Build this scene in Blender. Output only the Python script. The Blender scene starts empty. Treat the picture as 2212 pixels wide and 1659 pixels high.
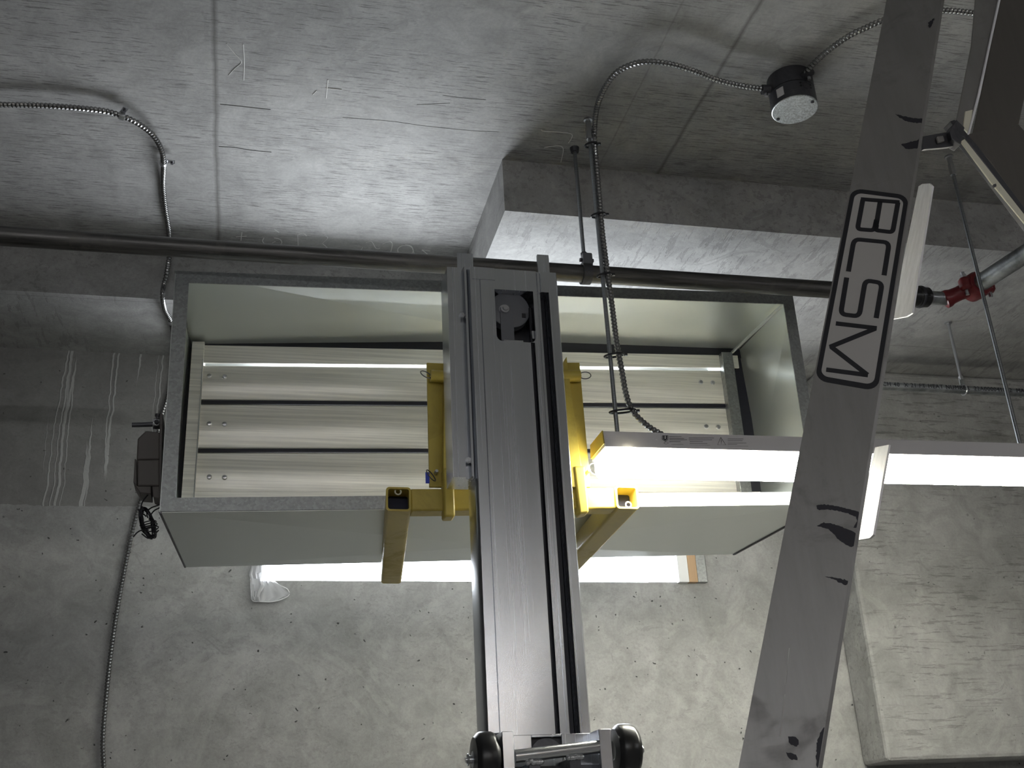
import bpy, math, random
from mathutils import Vector as V, Matrix, noise
random.seed(7)
C = bpy.context.scene
COL = C.collection
H = 1.55                       # camera height above the floor
# ------------------------------------------------------------------ camera
F, CX, CY = 2413.0, 1106.0, 829.5
CR = V((0.97350782, -0.22305209, -0.05030207))
CU = V((-0.04415846, -0.39925241, 0.91577702))
CF = V((0.2243492, 0.88929482, 0.39852498))
cd = bpy.data.cameras.new('camera'); cam = bpy.data.objects.new('camera', cd); COL.objects.link(cam)
m = Matrix((CR, CU, -CF)).transposed().to_4x4(); m.translation = V((0, 0, H)); cam.matrix_world = m
cd.sensor_width = 36; cd.lens = F/2212*36; cd.clip_start = .02
C.camera = cam
# ------------------------------------------------------------------ world, light, exposure
w = bpy.data.worlds.new('sky'); C.world = w; w.use_nodes = True
bg = w.node_tree.nodes['Background']; bg.inputs[0].default_value = (.90, .95, 1, 1); bg.inputs[1].default_value = 8.0
C.view_settings.view_transform = 'Standard'; C.view_settings.look = 'None'
C.view_settings.exposure = 1.5; C.view_settings.gamma = 1.0; C.view_settings.use_curve_mapping = False
def area(name, loc, sx, sy, power, col, rot, portal=False):
    l = bpy.data.lights.new(name, 'AREA'); l.shape = 'RECTANGLE'; l.size = sx; l.size_y = sy
    l.energy = power; l.color = col; l.cycles.is_portal = portal
    o = bpy.data.objects.new(name, l); o.location = loc; o.rotation_euler = rot; COL.objects.link(o); return o
WIN = (.045, 1.316, H+.80, H+1.40)      # wall opening x0,x1,z0,z1
WY = 3.247
area('window_daylight', ((WIN[0]+WIN[1])/2, WY+.26, (WIN[2]+WIN[3])/2), WIN[1]-WIN[0], WIN[3]-WIN[2], 1, (1, 1, 1), (math.radians(-90), 0, 0), True)

# ------------------------------------------------------------------ pixel -> place on a known plane
def ray(x, y): return CR*((x-CX)/F) - CU*((y-CY)/F) + CF
def hz(): return V((0, 0, H))
def onY(x, y, Y): d = ray(x, y); return d*(Y/d.y) + hz()
def onZ(x, y, z): d = ray(x, y); return d*(z/d.z) + hz()
CEIL, SOF = 1.65, 1.4987       # above the camera

# ------------------------------------------------------------------ materials
def mat(name):
    m = bpy.data.materials.new(name); m.use_nodes = True
    return m, m.node_tree, m.node_tree.nodes['Principled BSDF']
def N(nt, t, **k):
    n = nt.nodes.new(t)
    for a, b in k.items():
        if a.startswith('_'): setattr(n, a[1:], b)
        else: n.inputs[a].default_value = b
    return n
def coords(nt, scale=(1, 1, 1), loc=(0, 0, 0)):
    tc = N(nt, 'ShaderNodeTexCoord'); mp = N(nt, 'ShaderNodeMapping')
    mp.inputs['Scale'].default_value = scale; mp.inputs['Location'].default_value = loc
    nt.links.new(tc.outputs['Object'], mp.inputs[0]); return mp.outputs[0]
def noi(nt, vec, scale, detail=4, rough=.6, dist=0):
    n = N(nt, 'ShaderNodeTexNoise'); n.inputs['Scale'].default_value = scale; n.inputs['Detail'].default_value = detail
    n.inputs['Roughness'].default_value = rough; n.inputs['Distortion'].default_value = dist
    nt.links.new(vec, n.inputs['Vector']); return n.outputs[0]
def ramp(nt, f, stops):
    r = N(nt, 'ShaderNodeValToRGB'); e = r.color_ramp.elements
    while len(e) < len(stops): e.new(.5)
    for i, (p, c) in enumerate(stops):
        e[i].position = p; e[i].color = (c, c, c, 1) if not isinstance(c, tuple) else (*c, 1)
    nt.links.new(f, r.inputs[0]); return r.outputs[0]
def mul(nt, a, b, t='MULTIPLY', f=1.0):
    n = N(nt, 'ShaderNodeMix', _data_type='RGBA', _blend_type=t); n.inputs[0].default_value = f
    nt.links.new(a, n.inputs[6]); 
    if isinstance(b, tuple): n.inputs[7].default_value = (*b, 1)
    else: nt.links.new(b, n.inputs[7])
    return n.outputs[2]
def mth(nt, op, a, b=None, c=None):
    n = N(nt, 'ShaderNodeMath', _operation=op)
    for i, x in enumerate((a, b, c)):
        if x is None: continue
        if isinstance(x, (int, float)): n.inputs[i].default_value = x
        else: nt.links.new(x, n.inputs[i])
    return n.outputs[0]
def bump(nt, b, h, s, d=.002):
    n = N(nt, 'ShaderNodeBump'); n.inputs['Strength'].default_value = s; n.inputs['Distance'].default_value = d
    nt.links.new(h, n.inputs['Height']); nt.links.new(n.outputs[0], b.inputs['Normal'])
def concrete(name, base, streak=(8, 60, 60), streak_amt=.25, seams=(), pits=0.0, drips=False, tint=(1, .99, .97)):
    """Formed concrete. seams: ('X'|'Y'|'Z', position, half width)."""
    m, nt, b = mat(name); L = nt.links.new
    o = coords(nt)
    big = ramp(nt, noi(nt, o, 2.2, 5, .6, .4), [(.3, .80), (.7, 1.12)])
    mid = ramp(nt, noi(nt, o, 11, 6, .65, .8), [(.32, .80), (.68, 1.14)])
    fin = ramp(nt, noi(nt, o, 130, 3, .7), [(.25, .88), (.75, 1.08)])
    c = mul(nt, mul(nt, mul(nt, big, mid), fin), tuple(base*t for t in tint))
    st = noi(nt, coords(nt, streak), 1.0, 5, .72, .2)
    stm = ramp(nt, noi(nt, o, 3.1, 3, .6), [(.36, 0.0), (.52, 1.0)])
    sm = mth(nt, 'MULTIPLY', ramp(nt, st, [(.555, 0.0), (.575, 1.0)]), stm)
    n = N(nt, 'ShaderNodeMix', _data_type='RGBA'); L(mth(nt, 'MULTIPLY', sm, streak_amt), n.inputs[0]); L(c, n.inputs[6]); n.inputs[7].default_value = (base*.35, base*.34, base*.33, 1); c = n.outputs[2]
    # pale smooth laitance patches
    pt = ramp(nt, noi(nt, coords(nt, (1, 1, 1), (5.3, 2.1, 7.7)), 5.5, 5, .7, 1.6), [(.63, 0.0), (.642, 1.0)])
    n = N(nt, 'ShaderNodeMix', _data_type='RGBA'); L(mth(nt, 'MULTIPLY', pt, .38), n.inputs[0]); L(c, n.inputs[6]); n.inputs[7].default_value = (base*.6, base*.6, base*.58, 1); c = n.outputs[2]
    hgt = mth(nt, 'ADD', mth(nt, 'MULTIPLY', noi(nt, o, 45, 6, .7), .5), mth(nt, 'MULTIPLY', sm, -.25))
    if pits:
        vo = N(nt, 'ShaderNodeTexVoronoi'); vo.inputs['Scale'].default_value = 36
        dn = N(nt, 'ShaderNodeMix', _data_type='RGBA', _blend_type='ADD'); dn.inputs[0].default_value = .03
        nn = N(nt, 'ShaderNodeTexNoise'); nn.inputs['Scale'].default_value = 40; L(o, nn.inputs['Vector'])
        L(o, dn.inputs[6]); L(nn.outputs[1], dn.inputs[7]); L(dn.outputs[2], vo.inputs['Vector'])
        pm = ramp(nt, vo.outputs['Distance'], [(.085, 1.0), (.12, 0.0)])
        keep = ramp(nt, noi(nt, o, 16, 2, .5), [(.50, 0.0), (.55, 1.0)])
        pm = mth(nt, 'MULTIPLY', mth(nt, 'MULTIPLY', pm, keep), pits)
        n = N(nt, 'ShaderNodeMix', _data_type='RGBA'); L(pm, n.inputs[0]); L(c, n.inputs[6]); n.inputs[7].default_value = (.02, .02, .02, 1); c = n.outputs[2]
        hgt = mth(nt, 'ADD', hgt, mth(nt, 'MULTIPLY', pm, -1.0))
        ef = ramp(nt, noi(nt, coords(nt, (1, 1, 1), (2.2, 0, 9.1)), 2.6, 6, .62, 2.2), [(.54, 0.0), (.60, 1.0), (.66, .35), (.72, .8)])
        n = N(nt, 'ShaderNodeMix', _data_type='RGBA'); L(mth(nt, 'MULTIPLY', ef, .32), n.inputs[0]); L(c, n.inputs[6]); n.inputs[7].default_value = (base*1.28, base*1.28, base*1.22, 1); c = n.outputs[2]
    sep = N(nt, 'ShaderNodeSeparateXYZ'); L(o, sep.inputs[0])
    if drips:
        X, Z = sep.outputs[0], sep.outputs[2]
        zl = mth(nt, 'ADD', H+1.013, mth(nt, 'MULTIPLY', mth(nt, 'SUBTRACT', noi(nt, o, 9, 4, .7), .5), .03))
        up = mth(nt, 'GREATER_THAN', Z, zl)
        wob = mth(nt, 'MULTIPLY', mth(nt, 'SUBTRACT', noi(nt, coords(nt, (1, 1, 5)), 2, 3, .6), .5), .03)
        wx = mth(nt, 'ADD', X, wob)
        cx = N(nt, 'ShaderNodeCombineXYZ'); L(mth(nt, 'MULTIPLY', wx, 30), cx.inputs[0]); L(mth(nt, 'MULTIPLY', Z, .6), cx.inputs[2])
        ln = ramp(nt, noi(nt, cx.outputs[0], 1.0, 2, .4), [(.615, 0.0), (.63, 1.0), (.66, 1.0), (.675, 0.0)])
        dark = N(nt, 'ShaderNodeMix', _data_type='RGBA'); L(mth(nt, 'MULTIPLY', up, .55), dark.inputs[0]); L(c, dark.inputs[6]); dark.inputs[7].default_value = (base*.42, base*.40, base*.38, 1)
        n = N(nt, 'ShaderNodeMix', _data_type='RGBA'); L(mth(nt, 'MULTIPLY', mth(nt, 'MULTIPLY', ln, up), .75), n.inputs[0]); L(dark.outputs[2], n.inputs[6]); n.inputs[7].default_value = (base*1.35, base*1.35, base*1.32, 1); c = n.outputs[2]
        edge = mth(nt, 'LESS_THAN', mth(nt, 'ABSOLUTE', mth(nt, 'SUBTRACT', Z, zl)), .004)
        hgt = mth(nt, 'ADD', hgt, mth(nt, 'MULTIPLY', edge, .8))
        hgt = mth(nt, 'ADD', hgt, mth(nt, 'MULTIPLY', mth(nt, 'MULTIPLY', ln, up), .7))
    for ax, pos, hw, dk in seams:
        s = sep.outputs['XYZ'.index(ax)]
        wv = mth(nt, 'MULTIPLY', mth(nt, 'SUBTRACT', noi(nt, o, 6, 4, .7), .5), hw*1.6)
        d = mth(nt, 'ABSOLUTE', mth(nt, 'SUBTRACT', mth(nt, 'ADD', s, wv), pos))
        k = mth(nt, 'SUBTRACT', 1.0, mth(nt, 'DIVIDE', d, hw)); kk = N(nt, 'ShaderNodeClamp'); L(k, kk.inputs[0]); k = kk.outputs[0]
        n = N(nt, 'ShaderNodeMix', _data_type='RGBA'); L(mth(nt, 'MULTIPLY', k, dk), n.inputs[0]); L(c, n.inputs[6]); n.inputs[7].default_value = (base*.3, base*.29, base*.27, 1); c = n.outputs[2]
        hgt = mth(nt, 'ADD', hgt, mth(nt, 'MULTIPLY', k, -.25))
    L(c, b.inputs['Base Color']); b.inputs['Roughness'].default_value = .72; b.inputs['Specular IOR Level'].default_value = .35
    bump(nt, b, hgt, .55, .004)
    return m
def metal(name, col, rough=.35, met=1.0, stretch=None, amt=.15, spangle=0, dirt=0, rdirt=None):
    m, nt, b = mat(name); L = nt.links.new
    c = N(nt, 'ShaderNodeRGB'); c.outputs[0].default_value = (*col, 1); c = c.outputs[0]
    rv = N(nt, 'ShaderNodeValue'); rv.outputs[0].default_value = rough; r = rv.outputs[0]
    if stretch:
        s = noi(nt, coords(nt, stretch), 1, 5, .7)
        c = mul(nt, c, ramp(nt, s, [(.3, 1-amt*1.6), (.7, 1+amt*.4)]))
        r = mth(nt, 'ADD', r, mth(nt, 'MULTIPLY', mth(nt, 'SUBTRACT', s, .5), .12))
    if spangle:
        vo = N(nt, 'ShaderNodeTexVoronoi'); vo.inputs['Scale'].default_value = spangle; vo.inputs['Randomness'].default_value = 1; L(coords(nt), vo.inputs['Vector'])
        sp = N(nt, 'ShaderNodeSeparateColor'); L(vo.outputs['Color'], sp.inputs[0])
        c = mul(nt, c, ramp(nt, sp.outputs[0], [(0, 1-amt), (1, 1+amt*.3)]))
        r = mth(nt, 'ADD', r, mth(nt, 'MULTIPLY', mth(nt, 'SUBTRACT', sp.outputs[1], .5), .04))
    if dirt:
        d = ramp(nt, noi(nt, coords(nt), 9, 6, .7, .7), [(.52, 0.0), (.66, 1.0)])
        n = N(nt, 'ShaderNodeMix', _data_type='RGBA'); L(mth(nt, 'MULTIPLY', d, dirt), n.inputs[0]); L(c, n.inputs[6]); n.inputs[7].default_value = (*(rdirt or (.03, .028, .03)), 1); c = n.outputs[2]
        r = mth(nt, 'ADD', r, mth(nt, 'MULTIPLY', d, .25))
    L(c, b.inputs['Base Color']); L(r, b.inputs['Roughness']); b.inputs['Metallic'].default_value = met
    return m
def emis(name, col, s_down, s_side):
    """Lamp lens: gives most of its light straight down, less from its sides."""
    m, nt, b = mat(name); L = nt.links.new
    b.inputs['Base Color'].default_value = (.8, .8, .76, 1); b.inputs['Emission Color'].default_value = (*col, 1)
    g = N(nt, 'ShaderNodeNewGeometry'); sp = N(nt, 'ShaderNodeSeparateXYZ'); L(g.outputs['True Normal'], sp.inputs[0])
    k = N(nt, 'ShaderNodeMapRange'); k.inputs[1].default_value = 0; k.inputs[2].default_value = -1; k.inputs[3].default_value = s_side; k.inputs[4].default_value = s_down
    L(sp.outputs[2], k.inputs[0]); L(k.outputs[0], b.inputs['Emission Strength'])
    return m
M = {}
M['ceil'] = concrete('ceiling_concrete', .40, (14, 230, 60), .75, (('X', -.117, .009, .75), ('X', 1.003, .008, .7), ('X', .84, .003, .3)))
M['beam'] = concrete('beam_concrete', .36, (50, 9, 60), .35, (('Y', 2.9, .002, .6),))
M['wall'] = concrete('wall_concrete', .34, (40, 40, 60), .15, (), .9, True)
M['wallr'] = concrete('wall_panel_concrete', .33, (7, 60, 75), .5, (), .5)
M['room'] = concrete('room_concrete', .26)
M['galv'] = metal('galvanised_sheet', (.63, .66, .64), .32, met=.78)
M['galvd'] = metal('galvanised_fitting', (.33, .34, .34), .42, spangle=200, amt=.2)
M['cover'] = metal('spangled_zinc', (.80, .83, .86), .45, spangle=330, amt=.35)
M['blade'] = metal('damper_aluminium', (.84, .825, .76), .40, met=.62, stretch=(2, 40, 160), amt=.22)
M['mast'] = metal('mast_aluminium', (.60, .62, .66), .26, stretch=(260, 60, .7), amt=.05)
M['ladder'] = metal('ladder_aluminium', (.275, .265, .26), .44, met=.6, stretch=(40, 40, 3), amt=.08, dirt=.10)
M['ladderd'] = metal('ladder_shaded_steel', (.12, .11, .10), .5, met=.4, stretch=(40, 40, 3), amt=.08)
M['ladderl'] = metal('ladder_lit_aluminium', (.93, .92, .95), .5, met=.0, stretch=(60, 60, 6), amt=.12)  # near-white puts the light falling on the brackets into the colour
M['cream'] = metal('cream_painted_steel', (.72, .69, .56), .45, met=.1, dirt=.3)
M['steel'] = metal('zinc_steel', (.55, .56, .58), .28)
M['flex'] = metal('flexible_steel', (.30, .30, .30), .26)
M['rod'] = metal('threaded_steel', (.40, .42, .44), .35, stretch=(1, 1, 600), amt=.4)
M['slate'] = metal('slate_painted_steel', (.13, .135, .15), .4, met=0)
M['dark'] = metal('dark_steel', (.10, .10, .11), .45, met=.8, dirt=.3)
M['pipe'] = metal('pipe_steel', (.16, .155, .15), .38, met=.8, stretch=(3, 60, 60), amt=.5, dirt=.3, rdirt=(.30, .28, .25))
M['gpipe'] = metal('galvanised_pipe', (.42, .44, .45), .42, stretch=(14, 14, 14), amt=.4)
M['yellow'] = metal('yellow_paint', (.50, .385, .07), .38, met=0, stretch=(5, 5, 5), amt=.12, dirt=.25, rdirt=(.16, .12, .04))
M['black'] = metal('black_rubber', (.012, .012, .013), .32, met=0)
M['deepblk'] = metal('deep_black', (.006, .006, .012), .5, met=0)
M['ink'] = metal('black_ink', (.008, .008, .012), .45, met=0)
M['silver'] = metal('silver_decal', (.40, .385, .37), .5, met=.0)
M['white'] = metal('white_enamel', (.72, .72, .72), .4, met=0)
M['greyp'] = metal('grey_enamel', (.62, .60, .61), .45, met=0)
M['box'] = metal('brown_grey_plastic', (.085, .075, .07), .5, met=0)
M['red'] = metal('red_paint', (.17, .016, .02), .3, met=0)
M['wood'] = metal('pine_wood', (.50, .33, .19), .7, met=0, stretch=(10, 10, 2), amt=.2)
M['blue'] = metal('blue_decal', (.03, .06, .5), .5, met=0)
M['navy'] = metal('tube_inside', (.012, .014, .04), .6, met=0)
M['chalk'] = metal('chalk', (.70, .70, .68), .9, met=0)
M['crack'] = metal('crack_shadow', (.10, .098, .094), .9, met=0)
M['grime'] = metal('black_grime', (.012, .011, .018), .6, met=0)
M['lens'] = emis('lamp_lens', (1, .98, .85), 33, 14)
M['lens2'] = emis('unseen_lamp_lens', (.97, .98, 1), 21, 3)
M['lens3'] = emis('amber_lamp_lens', (1, .72, .42), 9, 5)
pm, nt, b = mat('plastic_film'); M['film'] = pm
b.inputs['Base Color'].default_value = (.8, .8, .82, 1); b.inputs['Roughness'].default_value = .35
b.inputs['Transmission Weight'].default_value = .55; b.inputs['Alpha'].default_value = .62
pm, nt, b = mat('masking_tape'); M['tape'] = pm
b.inputs['Base Color'].default_value = (.85, .82, .68, 1); b.inputs['Roughness'].default_value = .7; b.inputs['Subsurface Weight'].default_value = .3
b.inputs['Emission Strength'].default_value = 0

# ------------------------------------------------------------------ mesh building
class MB:
    def __init__(s): s.v = []; s.f = []
    def add(s, vs, fs):
        n = len(s.v); s.v += [V(q) for q in vs]; s.f += [tuple(i+n for i in f) for f in fs]; return s
    def hexa(s, a, b):          # two loops of 4 points
        return s.loft([a, b])
    def loft(s, loops, cap=True, closed=False):
        k = len(loops[0]); fs = []; vs = [q for l in loops for q in l]
        n = len(loops)
        for i in range(n if closed else n-1):
            for j in range(k):
                a = i*k+j; b_ = i*k+(j+1) % k; c = ((i+1) % n)*k+(j+1) % k; d = ((i+1) % n)*k+j
                fs.append((a, b_, c, d))
        if cap and not closed:
            fs.append(tuple(reversed(range(k)))); fs.append(tuple((n-1)*k+j for j in range(k)))
        return s.add(vs, fs)
    def box(s, x0, x1, y0, y1, z0, z1):
        return s.hexa([V((x0, y0, z0)), V((x1, y0, z0)), V((x1, y1, z0)), V((x0, y1, z0))], [V((x0, y0, z1)), V((x1, y0, z1)), V((x1, y1, z1)), V((x0, y1, z1))])
    def prism(s, poly, vec):    # extrude polygon of 3D points
        vec = V(vec); return s.loft([[V(q) for q in poly], [V(q)+vec for q in poly]])
    def obox(s, c, ax, ay, az, sx, sy, sz):
        c = V(c); ax, ay, az = V(ax)*sx/2, V(ay)*sy/2, V(az)*sz/2
        l = [(-1, -1), (1, -1), (1, 1), (-1, 1)]
        return s.hexa([c+ax*i+ay*j-az for i, j in l], [c+ax*i+ay*j+az for i, j in l])
    def tube(s, pts, r, k=10, corr=None, cap=True):
        pts = [V(q) for q in pts]
        if corr: pts = resample(pts, corr/4)
        loops = []; up = None
        for i, q in enumerate(pts):
            t = (pts[min(i+1, len(pts)-1)]-pts[max(i-1, 0)]).normalized()
            if up is None:
                up = V((0, 0, 1)) if abs(t.z) < .9 else V((1, 0, 0))
            sx = t.cross(up).normalized(); up = sx.cross(t).normalized()
            rr = r[i] if isinstance(r, (list, tuple)) else r
            if corr: rr = r*(1.0, 1.06, .9, .74)[i % 4]
            loops.append([q+(sx*math.cos(2*math.pi*j/k)+up*math.sin(2*math.pi*j/k))*rr for j in range(k)])
        return s.loft(loops, cap)
    def cyl(s, a, b, r, k=20, r2=None): return s.tube([a, b], [r, r if r2 is None else r2], k)
    def lathe(s, c, axis, prof, k=32, cap=True):      # prof: (radius, distance along axis)
        axis = V(axis).normalized(); u = axis.orthogonal().normalized(); v = axis.cross(u); c = V(c)
        return s.loft([[c+axis*h+(u*math.cos(2*math.pi*j/k)+v*math.sin(2*math.pi*j/k))*r for j in range(k)] for r, h in prof], cap)
    def torus(s, c, axis, R, r, k=28, kk=8, stretch=1.0):
        axis = V(axis).normalized(); u = axis.orthogonal().normalized(); v = axis.cross(u); c = V(c); loops = []
        for i in range(k):
            a = 2*math.pi*i/k; d = u*math.cos(a)*stretch+v*math.sin(a)
            loops.append([c+d*R+(d*math.cos(2*math.pi*j/kk)+axis*math.sin(2*math.pi*j/kk))*r for j in range(kk)])
        return s.loft(loops, closed=True)
    def build(s, name, m, parent=None, bevel=0, smooth=True):
        off = parent_world(parent) if parent is not None else V((0, 0, 0))
        me = bpy.data.meshes.new(name); me.from_pydata([tuple(q-off) for q in s.v], [], s.f)
        me.validate(); me.materials.append(M[m] if isinstance(m, str) else m)
        import bmesh
        bm = bmesh.new(); bm.from_mesh(me); bmesh.ops.recalc_face_normals(bm, faces=bm.faces); bm.to_mesh(me); bm.free()
        if smooth: me.shade_smooth()
        o = bpy.data.objects.new(name, me); COL.objects.link(o)
        if smooth: me.set_sharp_from_angle(angle=math.radians(32))
        if parent is not None: o.parent = parent
        if bevel:
            b = o.modifiers.new('bevel', 'BEVEL'); b.width = bevel; b.segments = 2; b.limit_method = 'ANGLE'; b.harden_normals = False
        return o
def parent_world(p):
    q = V(p.location)
    while p.parent is not None: p = p.parent; q += V(p.location)
    return q
def resample(pts, step):
    # Catmull-Rom through the points, then equal steps
    P = [pts[0]*2-pts[1]]+pts+[pts[-1]*2-pts[-2]]; d = []
    for i in range(1, len(P)-2):
        a, b, c, e = P[i-1], P[i], P[i+1], P[i+2]
        n = max(4, int((c-b).length/step*1.5))
        for j in range(n):
            t = j/n
            d.append(.5*((2*b)+(c-a)*t+(2*a-5*b+4*c-e)*t*t+(3*b-a-3*c+e)*t**3))
    d.append(P[-2]); out = [d[0]]; acc = 0
    for i in range(1, len(d)):
        seg = d[i]-d[i-1]; L = seg.length; pos = step-acc
        while pos <= L and L > 0:
            out.append(d[i-1]+seg*(pos/L)); pos += step
        acc = L-(pos-step)
    return out
def tag(o, label=None, cat=None, group=None, kind=None):
    if label: o['label'] = label
    if cat: o['category'] = cat
    if group: o['group'] = group
    if kind: o['kind'] = kind
    return o
def thing(name, loc, label, cat, group=None):
    o = bpy.data.objects.new(name, None); o.location = loc; o.empty_display_size = .05; COL.objects.link(o)
    return tag(o, label, cat, group)
X, Y_, Z = V((1, 0, 0)), V((0, 1, 0)), V((0, 0, 1))

# ------------------------------------------------------------------ the room
RX0, RX1, RY0 = -4.0, 5.5, -8.0
def struct(o, label): return tag(o, label, None, None, 'structure')
ceil = struct(MB().box(RX0, RX1, RY0, WY+.25, H+CEIL, H+CEIL+.2).build('ceiling', 'ceil', smooth=False), 'grey board-marked concrete ceiling with form seams')
struct(MB().box(RX0, RX1, RY0, WY+.25, -.15, 0).build('floor', 'room', smooth=False), 'grey concrete floor')
wb = MB()
x0, x1, z0, z1 = WIN
wb.box(RX0, x0, WY, WY+.25, 0, H+CEIL); wb.box(x1, RX1, WY, WY+.25, 0, H+CEIL)
wb.box(x0, x1, WY, WY+.25, 0, z0); wb.box(x0, x1, WY, WY+.25, z1, H+CEIL)
struct(wb.build('wall_back', 'wall', smooth=False), 'grey concrete back wall with pits, drips and an opening')
struct(MB().box(RX0-.2, RX0, RY0, WY+.25, 0, H+CEIL).build('wall_left', 'room', smooth=False), 'concrete side wall')
struct(MB().box(RX1, RX1+.2, RY0, WY+.25, 0, H+CEIL).build('wall_right', 'room', smooth=False), 'concrete side wall')
struct(MB().box(RX0, RX1, RY0-.2, RY0, 0, H+CEIL).build('wall_front', 'room', smooth=False), 'concrete wall')
struct(MB().box(.5855, RX1, 2.296, WY, H+SOF, H+CEIL).build('trim_1', 'beam', smooth=False), 'deep concrete downstand beam along the ceiling')
struct(MB().box(RX0, .5855, 2.878, WY, H+SOF, H+CEIL).build('trim_2', 'beam', smooth=False), 'shallow concrete downstand beam at the left')
pn = MB().box(1.853, RX1, 3.10, WY, H+.235, H+SOF)
struct(pn.build('trim_3', 'wallr', bevel=.012, smooth=False), 'projecting concrete wall panel at the right')

# chalk writing and cracks on the concrete (parts of the ceiling)
def strokes(name, m, plane, polys, r, sc, ox, oy, label=None):
    b_ = MB()
    for pl in polys:
        pts = [plane(ox+x/sc, oy+y/sc) for x, y in pl]
        if len(pts) == 2: pts = [pts[0], (pts[0]+pts[1])/2, pts[1]]
        b_.tube(resample(pts, .006), r, 6)
    o = b_.build(name, m, ceil)
    if label: o['label'] = label
    return o
cz = lambda x, y: onZ(x, y, CEIL)
def arc(cx, cy, rx, ry, a0, a1, n=10): return [(cx+rx*math.cos(math.radians(a0+(a1-a0)*i/n)), cy+ry*math.sin(math.radians(a0+(a1-a0)*i/n))) for i in range(n+1)]
S = 2192/740
strokes('chalk_mark', 'chalk', cz, [[(1450, 280), (1500, 340), (1545, 395), (1500, 440), (1462, 482)], [(1555, 283), (1563, 400), (1558, 520)]], .0011, S, 0, 0, 'white chalk arrow mark')
strokes('chalk_mark', 'chalk', cz, [[(2098, 510), (2085, 635)], [(2085, 563), (2200, 575)], [(2026, 580), (1995, 612)]], .0013, S, 0, 0, 'white chalk cross mark')
strokes('chalk_writing', 'chalk', cz, [[(1548, 1482), (1541, 1542)], [(1510, 1515), (1585, 1510)], [(1752, 1462), (1792, 1492)],
    [(1690, 1520), (1680, 1545), (1712, 1570), (1770, 1578), (1802, 1556), (1790, 1530), (1752, 1522)], [(1762, 1545), (1738, 1556)],
    [(1905, 1495), (1908, 1590)], [(1905, 1500), (1940, 1490), (1962, 1510)], [(2068, 1502), (2098, 1520), (2062, 1556)], [(2062, 1556), (2125, 1612)]], .0013, S, 0, 0)
strokes('chalk_writing', 'chalk', cz, [[(128, 1580), (108, 1618)], [(150, 1552), (185, 1545), (215, 1590), (245, 1585)], [(255, 1560), (300, 1542), (318, 1562), (308, 1614)],
    arc(402, 1602, 50, 34, 0, 350, 14), [(400, 1565), (440, 1575), (462, 1636)], [(508, 1598), (575, 1652)], [(508, 1598), (570, 1606)]], .0013, S, 740, 0)
strokes('chalk_mark', 'chalk', cz, [[(1270, 830), (1290, 840), (1400, 846), (1466, 858), (1462, 890), (1440, 922)], [(1290, 945), (1340, 936), (1398, 936), (1412, 965), (1396, 1042)]], .0011, S, 740, 0, 'faint chalk hooks beside the beam')
strokes('crack', 'crack', cz, [[(1408, 668), (1500, 676), (1660, 694), (1740, 702)], [(1400, 938), (1500, 944), (1600, 960), (1740, 974)]], .0008, S, 0, 0, 'dark hairline crack')
strokes('crack', 'crack', cz, [[(475, 670), (690, 660)], [(640, 610), (780, 628), (930, 640)], [(0, 752), (300, 775), (520, 805), (820, 835), (1010, 845)]], .0005, S, 740, 0)

# opening in the wall: boards at the jamb
def jamb(name, m, a, b2, label):
    o = MB().box(a, b2, WY-.015, WY+.2, z0+.004, z1-.004).build(name, m, smooth=False, bevel=.002)
    return o
wf = thing('window_1', ((x0+x1)/2, WY, z0), 'opening in the concrete wall lit by daylight', None); wf['kind'] = 'structure'
for nm, mm, a, b2 in (('white_board', 'white', x1+.0, x1+.034), ('wood_board', 'wood', x1+.034, x1+.063), ('metal_flashing', 'galvd', x1+.063, x1+.095)):
    MB().box(a, b2, WY-.022, WY-.001, z0-.004, z1).build(nm, mm, wf, .0015)

# ------------------------------------------------------------------ flexible metal cables on the concrete
def cable(name, pts, label, group, r=.0066, cor=.0088):
    return tag(MB().tube(pts, r, 10, corr=cor).build(name, 'flex'), label, 'cable', group)
g = 'flexible metal-clad cables fixed to the concrete'
cl = CEIL-.009
L1 = [onZ(x, y, CEIL-.02) for x, y in [(-1400, 190), (-700, 205), (-160, 222), (0, 226), (110, 229), (215, 238), (262, 250), (300, 268), (330, 292), (348, 322), (353, 352)]]
L1 += [onZ(x, y, cl) for x, y in [(352, 400), (357, 450), (365, 500)]]
q = onZ(367, 530, cl)
L1 += [onY(366, 548, 2.86), onY(360, 590, 2.86), onY(354, 615, 2.864), onZ(351, 640, SOF-.011), onZ(356, 668, SOF-.010), onZ(369, 695, SOF-.010), onZ(376, 735, SOF-.011), onY(372, 790, WY-.012)]
L1 += [onY(x, y, WY-.011) for x, y in [(364, 850), (350, 900), (332, 980), (314, 1050), (290, 1130), (269, 1230), (251, 1330), (237, 1430), (227, 1530), (222, 1600), (224, 1659), (228, 1760)]]
cable('flexible_cable', L1, 'flexible metal-clad cable running across the left ceiling and down the wall', g)
L2 = [onZ(x, y, CEIL-.03) for x, y in [(1668, 194), (1640, 191), (1600, 185), (1550, 173), (1500, 154), (1450, 139), (1400, 133), (1362, 140), (1328, 160), (1302, 198), (1288, 240)]]
L2 += [onY(x, y, 2.10) for x, y in [(1284, 290), (1287, 340), (1294, 420), (1301, 500), (1311, 580), (1322, 660), (1332, 740), (1343, 800), (1352, 850), (1364, 884), (1385, 908), (1408, 926), (1436, 942)]]
cable('flexible_cable', L2, 'flexible metal-clad cable looping from the round box down to the hanging lamp', g)
L3 = [onZ(x, y, CEIL-.028) for x, y in [(1735, 168), (1748, 148), (1782, 115), (1830, 80), (1870, 60), (1910, 43), (1965, 30), (2040, 23), (2112, 29), (2190, 34), (2300, 40), (2600, 70), (3000, 110)]]
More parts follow.
